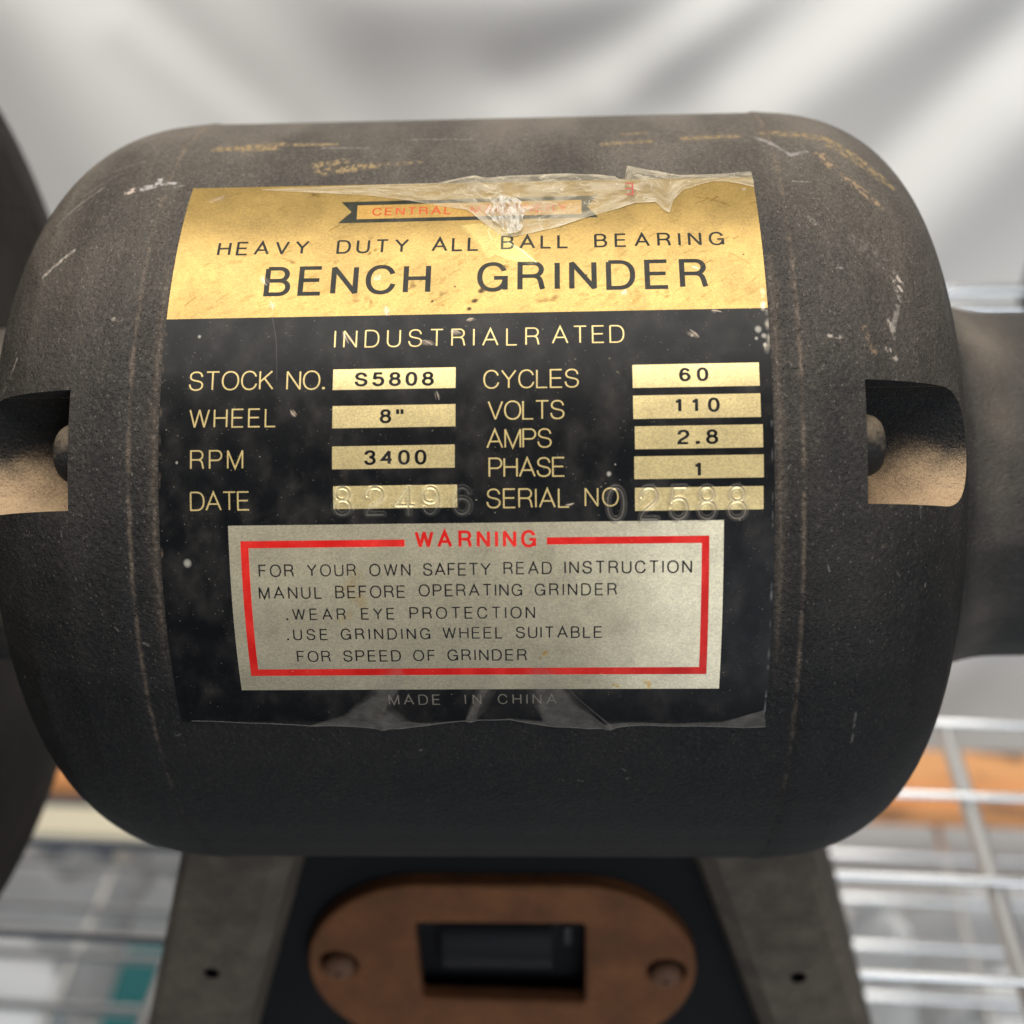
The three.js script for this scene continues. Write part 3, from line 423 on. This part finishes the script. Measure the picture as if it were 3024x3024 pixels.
const labelBump = new THREE.CanvasTexture((() => {  // stamped digits and the ripple of the film
  const q = 2048, [c, x] = canvas(q, q); x.fillStyle = '#808080'; x.fillRect(0, 0, q, q); x.save(); x.scale(1, YS / PX);
  const stamp = (s, xs, y0, y1, wide) => [...s].forEach((ch, i) => {
    const h = y1 - y0, w = G[ch][0] * h * wide;
    for (const [wd, col, al] of [[1.5, '#a0a0a0', 0.25], [1.15, '#b0b0b0', 0.35], [0.85, '#d0d0d0', 0.5], [0.42, '#707070', 0.6], [0.22, '#606060', 0.7]]) { x.save(); x.globalAlpha = al; x.translate((xs[i] - w / 2) * PX, y0 * PX); x.scale(h * PX * wide, h * PX); x.lineWidth = wd / h; x.lineCap = 'round'; x.lineJoin = 'round'; x.strokeStyle = col; x.stroke(new Path2D(G[ch][1])); x.restore(); }
  });
  stamp('82496', [32.04, 37.66, 42.82, 47.36, 52.65], 63.2, 67.7, 1.1); stamp('02588', [79.03, 84.7, 89.76, 94.51, 99.61], 63.6, 68.9, 0.95); stamp('02588', [79.03, 84.7, 89.76, 94.51, 99.61], 63.6, 68.9, 0.95);
  x.restore();
  const d = x.getImageData(0, 0, q, q);
  for (let j = 0; j < q; j++) for (let i = 0; i < q; i++) { const k = (j * q + i) * 4, n = (fbm(i / 60, j / 60, 3, 256, 130) - 0.5) * 4.5 + (TAB[(i * 31 + j * 517) & 65535] - 0.5) * 1.5; d.data[k] += n; d.data[k + 1] += n; d.data[k + 2] += n; }
  x.putImageData(d, 0, 0); return c;
})());
{ // pale highlights of the stamped relief, painted into the print itself
  const c = p2; c.save(); c.scale(1, YS / PX);
  const halo = (s, xs, y0, y1, wide, a) => [...s].forEach((ch, i) => { const h = y1 - y0, w = G[ch][0] * h * wide; for (const [wd, col, al] of [[1.25, '215,200,178', a * 0.28], [0.30, '235,225,210', a * 0.32]]) { c.save(); c.translate((xs[i] - w / 2) * PX, y0 * PX); c.scale(h * PX * wide, h * PX); c.lineWidth = wd / h; c.lineCap = 'round'; c.lineJoin = 'round'; c.strokeStyle = `rgba(${col},${al})`; c.stroke(new Path2D(G[ch][1])); c.restore(); } });
  halo('82496', [32.04, 37.66, 42.82, 47.36, 52.65], 63.2, 67.7, 1.1, 0.42); halo('02588', [79.03, 84.7, 89.76, 94.51, 99.61], 63.6, 68.9, 0.95, 0.7); c.restore();
}
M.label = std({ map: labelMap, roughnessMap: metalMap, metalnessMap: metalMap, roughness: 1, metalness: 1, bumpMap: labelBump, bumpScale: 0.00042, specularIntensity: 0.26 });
const onLabel = (x, s, lift) => { const a = LTOP - s / 1000 / R, r = R + lift; return [LX0 + x / 1000, r * Math.sin(a), r * Math.cos(a)]; };
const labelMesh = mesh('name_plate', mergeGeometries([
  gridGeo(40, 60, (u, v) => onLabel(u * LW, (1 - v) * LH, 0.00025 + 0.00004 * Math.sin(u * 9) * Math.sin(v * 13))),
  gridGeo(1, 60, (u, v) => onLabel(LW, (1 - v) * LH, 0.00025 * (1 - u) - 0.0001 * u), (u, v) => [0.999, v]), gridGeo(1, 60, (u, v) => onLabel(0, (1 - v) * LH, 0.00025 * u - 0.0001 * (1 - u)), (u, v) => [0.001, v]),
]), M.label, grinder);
labelMesh.userData.label = 'gold and black printed name plate with a red framed warning';

// clear film torn along the top of the name plate
const curve = (pts) => (x) => { for (let i = 1; i < pts.length; i++) if (x <= pts[i][0]) { const t = (x - pts[i - 1][0]) / (pts[i][0] - pts[i - 1][0] || 1e-9); return lerp(pts[i - 1][1], pts[i][1], clamp(t, 0, 1)); } return pts[pts.length - 1][1]; };
const filmAlpha = (seed, lo, hi, edge) => new THREE.CanvasTexture((() => { const w = 1024, h = 256, [c, x] = canvas(w, h), o = x.createImageData(w, h); for (let j = 0; j < h; j++) for (let i = 0; i < w; i++) { const n = fbm(i / 26, j / 26, 4, 256, seed), cr = Math.abs(fbm(i / 40, j / 26, 3, 256, seed + 7) - 0.5); const v = lerp(lo, hi, smoothstep(n, 0.3, 0.72)) + (cr < 0.016 ? 0.28 : 0) + edge * (Math.exp(-j / 7) + 0.8 * Math.exp(-(h - j) / 7)), k = (j * w + i) * 4; o.data[k] = o.data[k + 1] = o.data[k + 2] = 255 * clamp(v, 0, 0.95); o.data[k + 3] = 255; } x.putImageData(o, 0, 0); return c; })());
M.film = std({ color: lin(0.72, 0.63, 0.46), transparent: true, alphaMap: filmAlpha(140, 0.16, 0.38, 0.30), roughness: 0.28, side: THREE.DoubleSide, specularIntensity: 1 });
M.filmWhite = std({ color: lin(0.72, 0.68, 0.60), transparent: true, alphaMap: filmAlpha(150, 0.05, 0.62, 0.0), roughness: 0.25, side: THREE.DoubleSide });
const tearTop = curve([[13.5, 0.98], [24, 0.63], [37.3, 0.18], [46.8, 0.05], [50.9, -1.4], [53.7, -2.1], [56, -1.3], [60.5, -1.85], [71.3, -2.2], [77.2, -1.5], [80.3, -0.9], [81, 0], [82.2, 0.4], [82.64, -4.57], [85.6, -3.3], [92.4, -0.8], [100, -1.0], [105.9, -1.6]]);
const tearLow = curve([[13.5, 1.29], [26, 2.6], [34.9, 3.7], [41.9, 5.35], [48, 7.2], [52.85, 8.4], [56, 12], [59.2, 15.25], [61, 15.6], [64.8, 14.7], [69.5, 13.4], [75.6, 10.7], [80.4, 8.9], [83.8, 7.4], [87.6, 7.2], [88.9, 9.6], [89.9, 10.3], [90.75, 6.9], [92.8, 3.9], [98.5, 1.3], [101, 1.6], [105.9, 3.4]]);
const filmTop = mesh('film', gridGeo(300, 22, (u, v) => {
  const x = lerp(13.5, 105.9, u), t = 1 - v, s = lerp(tearTop(x), tearLow(x), t), n = fbm(x / 3.2, s / 2.2 + 40, 3, 256, 160), n2 = fbm(x / 1.2, s / 1.2, 2, 256, 165), amp = 0.25 + 1.0 * smoothstep(x, 44, 58) * (1 - 0.5 * smoothstep(x, 92, 100));
  const ridge = Math.exp(-Math.pow((s - 1.5 - 1.2 * fbm(x / 9, 3, 2, 256, 170)) / 0.8, 2));
  return onLabel(x, s, 0.00035 + amp * 0.001 * (0.5 * n + 0.10 * n2 + 0.5 * ridge - 0.1) * Math.min(1, 0.35 + 3 * t * (1 - t)));
}), M.film, labelMesh);
filmTop.userData.label = 'torn yellowed clear film along the top of the plate';
// whitened crumple in the middle of the tear
mesh('film', gridGeo(90, 40, (u, v) => { const a = u * 2 * PI, q = v, w = 0.65 + 0.9 * fbm(Math.cos(a) * 1.7 + 12, Math.sin(a) * 1.7 + 7, 3, 256, 260), x = 59.8 + Math.cos(a) * 2.9 * w * (1 - q) + 0.8 * Math.sin(a) * (1 - q), s = 9.8 + Math.sin(a) * 4.6 * w * (1 - q); return onLabel(x, s, 0.0010 + 0.0012 * (fbm(x * 0.9, s * 0.9, 4, 256, 180) - 0.35) * Math.min(1, 4 * (q + 0.03))); }, (u, v) => [0.5 + 0.2 * (1 - v) * Math.cos(u * 2 * PI), 0.5 + 0.4 * (1 - v) * Math.sin(u * 2 * PI)]), M.filmWhite, labelMesh);
// loose lower edge of the film
const lowEdge = curve([[2, 106.9], [18, 107.6], [34, 108.5], [40, 108.7], [52, 107.0], [60, 106.6], [68, 108.3], [74, 108.9], [84, 108.2], [105.9, 108.6]]);
M.filmLow = std({ color: lin(0.42, 0.38, 0.33), transparent: true, roughness: 0.3, side: THREE.DoubleSide, alphaMap: new THREE.CanvasTexture((() => {
  const w = 1024, h = 256, [c, x] = canvas(w, h); x.fillStyle = '#060606'; x.fillRect(0, 0, w, h);
  const X = (m) => (m - 2) / 103.9 * w, Y = (s) => (s - 92) / 17 * h, P = (pts, col) => { x.fillStyle = col; x.beginPath(); pts.forEach(([a, b], i) => (i ? x.lineTo(X(a), Y(b)) : x.moveTo(X(a), Y(b)))); x.closePath(); x.fill(); };
  x.filter = 'none';
  for (let k = 0; k < 14; k++) { const d = (k - 7) * 0.22; x.globalAlpha = 0.10; P([[20, 109], [30, 106 + d * 0.3], [36 + d, 101], [39.5 + d, 95.5], [42 + d, 94], [41, 99], [38 + d, 104], [41 + d, 107], [46, 107.6 + d * 0.2], [52, 107 + d * 0.2], [54, 102 + d], [56.5 + d, 97], [58 + d, 97.5], [55 + d, 104], [54, 107], [60, 106.4 + d * 0.2], [66, 107 + d * 0.2], [65 + d, 102], [64 + d, 97], [65.5 + d, 93.8], [68.5, 98], [72 + d, 103], [77, 107.5 + d * 0.2], [90, 107.6], [98, 107.4 + d * 0.2], [105.5, 104.6], [106, 109]], '#fff'); }
  x.globalAlpha = 1; x.lineCap = 'round'; x.strokeStyle = 'rgba(255,255,255,.55)'; x.lineWidth = 3; for (const pts of [[[36, 107.8], [38, 103], [41.5, 94.5]], [[52, 107.6], [55, 101], [57.5, 97]], [[78.5, 108], [72, 101.5], [66, 94]]]) { x.beginPath(); pts.forEach(([a, b], i) => (i ? x.lineTo(X(a), Y(b)) : x.moveTo(X(a), Y(b)))); x.stroke(); }
  const d = x.getImageData(0, 0, w, h); for (let j = 0; j < h; j++) for (let i = 0; i < w; i++) { const k = (j * w + i) * 4, n = fbm(i / 14, j / 14, 3, 256, 190), s = 92 + 17 * j / h, m = 2 + 103.9 * i / w, e = lowEdge(m) - s; let v = d.data[k] / 255 * (0.07 + 0.24 * n) * smoothstep(s, 94, 100) + (d.data[k] > 150 ? 0.05 : 0); if (e < 0.22) v = 0.22 + 0.25 * n; d.data[k] = d.data[k + 1] = d.data[k + 2] = 255 * clamp(v, 0, 1); } x.putImageData(d, 0, 0); return c;
})()) });
const filmLow = mesh('film', gridGeo(240, 24, (u, v) => { const x = lerp(2, 105.9, u), s = lerp(92, lowEdge(x), 1 - v); const k = smoothstep(s, 95, 108); const rid = [[41, 95, 37, 107], [57, 97, 53, 107], [66, 94, 78, 108]].reduce((m, [ax, as, bx, bs]) => { const t = clamp((s - as) / (bs - as), 0, 1), d = x - lerp(ax, bx, t); return m + (s > as - 1 ? Math.exp(-d * d / 0.8) : 0); }, 0); return onLabel(x, s, 0.0004 + k * 0.0005 * fbm(x / 6, s / 6, 2, 256, 200) + 0.0005 * rid * k); }, (u, v) => { const x = lerp(2, 105.9, u), s = lerp(92, lowEdge(x), 1 - v); return [u, 1 - (s - 92) / 17]; }), M.filmLow, labelMesh);
filmLow.userData.label = 'wrinkled clear film loosening along the bottom of the plate';
// printed fragment that moved with the torn film: three small red bars
{
  const bars = [[82.1, 3.0, 83.3, 3.35], [82.05, 4.6, 83.3, 4.95], [82.0, 6.2, 83.3, 6.55], [83.2, 3.0, 83.5, 6.6]].map(([a, b, c, d]) => gridGeo(3, 3, (u, v) => onLabel(lerp(a, c, u), lerp(d, b, v), 0.0016)));
  mesh('print_fragment', mergeGeometries(bars), std({ color: lin(0.42, 0.06, 0.05), roughness: 0.5, side: THREE.DoubleSide }), labelMesh);
}

// ------------------------------------------------------------------ chrome wire rack
const PSI = -0.0493, NV = [Math.sin(PSI), Math.cos(PSI)], AV = [Math.cos(PSI), -Math.sin(PSI)];
const onRack = (a, y, n) => new THREE.Vector3(a * AV[0] + n * NV[0], y, a * AV[1] + n * NV[1]);
const rack = thing('wire_rack', 'chrome wire rack under and behind the grinder', 'wire rack');
function rodGeo(a, b, r, n = 10) { const d = b.clone().sub(a), g = new THREE.CylinderGeometry(r, r, d.length(), n, 1); g.translate(0, d.length() / 2, 0); g.applyQuaternion(new THREE.Quaternion().setFromUnitVectors(new THREE.Vector3(0, 1, 0), d.normalize())); g.translate(a.x, a.y, a.z); return g; }
function shelf(name, y, n0, pitch, count, a0, a1, bars, r) {
  const s = new THREE.Group(); s.name = name; rack.add(s);
  const wg = rodGeo(onRack(a0, 0, 0), onRack(a1, 0, 0), r, 12), nEnd = n0 + pitch * (count - 1);
  for (let i = 0; i < count; i++) { const w = mesh('wire', wg, M.chrome, s); const o = onRack(0, y - r, n0 + pitch * i); w.position.copy(o); }
  for (const a of bars) mesh('cross_bar', rodGeo(onRack(a, y - 2 * r - 0.0030, n0 - 0.004), onRack(a, y - 2 * r - 0.0030, nEnd + 0.004), 0.0034, 14), M.chromeDull, s);
  return s;
}
shelf('upper_shelf', FLOOR, -0.1461, 0.0418, 9, -0.52, 0.56, [-0.399, -0.111, 0.1775, 0.466], 0.0018);
shelf('lower_shelf', -0.508, -0.4030, 0.0381, 14, -0.62, 0.66, [-0.31, -0.02, 0.2718, 0.56], 0.0032);
// back rail of the rack with its black collar
{
  mesh('back_rail', rodGeo(new THREE.Vector3(-0.30, -0.069, -0.300), new THREE.Vector3(0.262, -0.0745, -0.300), 0.0030, 14), M.chrome, rack);
  mesh('back_rail', rodGeo(new THREE.Vector3(-0.30, -0.0795, -0.300), new THREE.Vector3(0.262, -0.0850, -0.300), 0.0042, 14), M.chrome, rack);
  const cg = new THREE.CylinderGeometry(0.0165, 0.0195, 0.052, 28); cg.translate(0.2625, -0.072, -0.302); mesh('collar', cg, M.blackSoft, rack);
}

// ------------------------------------------------------------------ backdrop sheet and what lies under the rack
const ridges = [   // [x0, y0, x1, y1, width, height] of the soft folds on the hanging sheet, in metres
  [-0.305, 0.00, -0.263, -0.094, 0.050, 0.020], [-0.256, 0.029, -0.175, -0.056, 0.030, -0.016], [-0.237, -0.005, -0.182, -0.060, 0.017, 0.009], [-0.172, 0.036, -0.110, -0.056, 0.040, -0.014], [-0.42, 0.02, -0.36, -0.16, 0.05, -0.016],
  [-0.05, 0.027, 0.055, 0.022, 0.042, 0.026], [-0.110, -0.040, 0.040, -0.034, 0.050, -0.006], [0.112, 0.020, 0.018, -0.024, 0.022, -0.012], [0.128, 0.006, 0.070, -0.038, 0.020, 0.010], [0.200, 0.022, 0.128, -0.046, 0.030, -0.014],
  [0.258, 0.012, 0.168, -0.050, 0.030, 0.016], [0.312, -0.012, 0.229, -0.100, 0.026, -0.016], [0.310, -0.082, 0.266, -0.134, 0.040, 0.020], [0.40, -0.10, 0.33, -0.26, 0.05, -0.02], [-0.5, -0.2, -0.3, -0.45, 0.05, 0.02], [0.5, -0.25, 0.34, -0.5, 0.04, 0.02],
];
const backdrop = mesh('backdrop_sheet', gridGeo(220, 180, (u, v) => {
  const x = lerp(-0.85, 0.85, u), y = lerp(-0.66, 0.46, v); let d = 0;
  for (const [ax, ay, bx, by, w, h] of ridges) { const dx = bx - ax, dy = by - ay, t = ((x - ax) * dx + (y - ay) * dy) / (dx * dx + dy * dy), c = clamp(t, -0.2, 1.2), q = Math.hypot(x - ax - c * dx, y - ay - c * dy); d += 0.55 * h * Math.exp(-q * q / (w * w)); }
  d += 0.03 * (fbm(x * 3 + 5, y * 3 + 5, 2, 256, 210) - 0.5);
  return [x, y, -0.56 + d + 0.25 * Math.pow(smoothstep(y, 0.05, 0.46), 2) * 0.4];
}), M.cloth);
backdrop.userData = { label: 'white fabric sheet hanging in soft folds behind the grinder', category: 'sheet' };
M.cloth.side = THREE.DoubleSide;
const under = mesh('crumpled_sheet', gridGeo(200, 160, (u, v) => {
  const x = lerp(-0.75, 0.75, u), z = lerp(0.28, -0.55, v); const a = fbm(x * 6 + z * 2 + 20, z * 3 - x * 2 + 3, 2, 256, 220), b = fbm(x * 8 + z * 6 + 9, z * 2.2 - x * 2.2 + 30, 2, 256, 225), k = Math.pow(Math.max(0, 1 - Math.abs(b - 0.5) * 9), 1.3), k2 = Math.pow(Math.max(0, 1 - Math.abs(fbm(x * 7 - z * 5 + 3, z * 2 + x * 1.5 + 11, 2, 256, 227) - 0.52) * 9), 1.3);
  let h = -0.590 + 0.14 * a - 0.24 * k - 0.18 * k2 + 0.08 * b; h = Math.min(h, -0.535 + 0.02 * a) - 0.10 * smoothstep(-z, 0.33, 0.40); h -= 0.16 * smoothstep(-x, 0.16, 0.23) * smoothstep(z, -0.44, -0.37);
  return [x, h, z];
}), M.sheet);
under.userData = { label: 'crumpled white sheet lying below the lower wire shelf', category: 'sheet' };
M.sheet.side = THREE.DoubleSide;
{
  const t = thing('wooden_board', 'orange brown wooden board lying at the foot of the hanging sheet', 'board', [0, -0.500, -0.42]);
  const g = new RoundedBoxGeometry(1.10, 0.018, 0.062, 3, 0.003); const b = mesh('plank', g, M.wood, t); b.rotation.y = -0.045; b.position.set(0.02, 0, 0.0);
}
{
  const t = thing('lit_board_front', 'pale cream strip added for the lit front of the wooden board at left', 'board', [-0.352, -0.499, -0.372]);  // added strip: stands for light falling on the front of the board
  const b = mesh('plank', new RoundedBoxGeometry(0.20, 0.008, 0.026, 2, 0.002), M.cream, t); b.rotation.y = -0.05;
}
{
  const t = thing('storage_tub', 'teal plastic tub under the rack at lower left', 'tub', [-0.262, -0.655, -0.305]);
  mesh('body', new RoundedBoxGeometry(0.090, 0.06, 0.11, 4, 0.012), M.teal, t); const rim = mesh('rim', new RoundedBoxGeometry(0.096, 0.006, 0.116, 3, 0.0028), M.teal, t); rim.position.y = 0.031;
}
{
  const t = thing('plastic_container', 'white rounded plastic container beside the teal tub', 'container', [-0.398, -0.665, -0.275]);
  const pts = [[0, 0], [0.058, 0], [0.062, 0.006], [0.070, 0.075], [0.066, 0.085], [0.03, 0.094], [0, 0.096]].map(([x, y]) => new THREE.Vector2(x, y));
  mesh('body', new THREE.LatheGeometry(pts, 48), M.whitePlastic, t);
}
renderer.render(scene, camera);
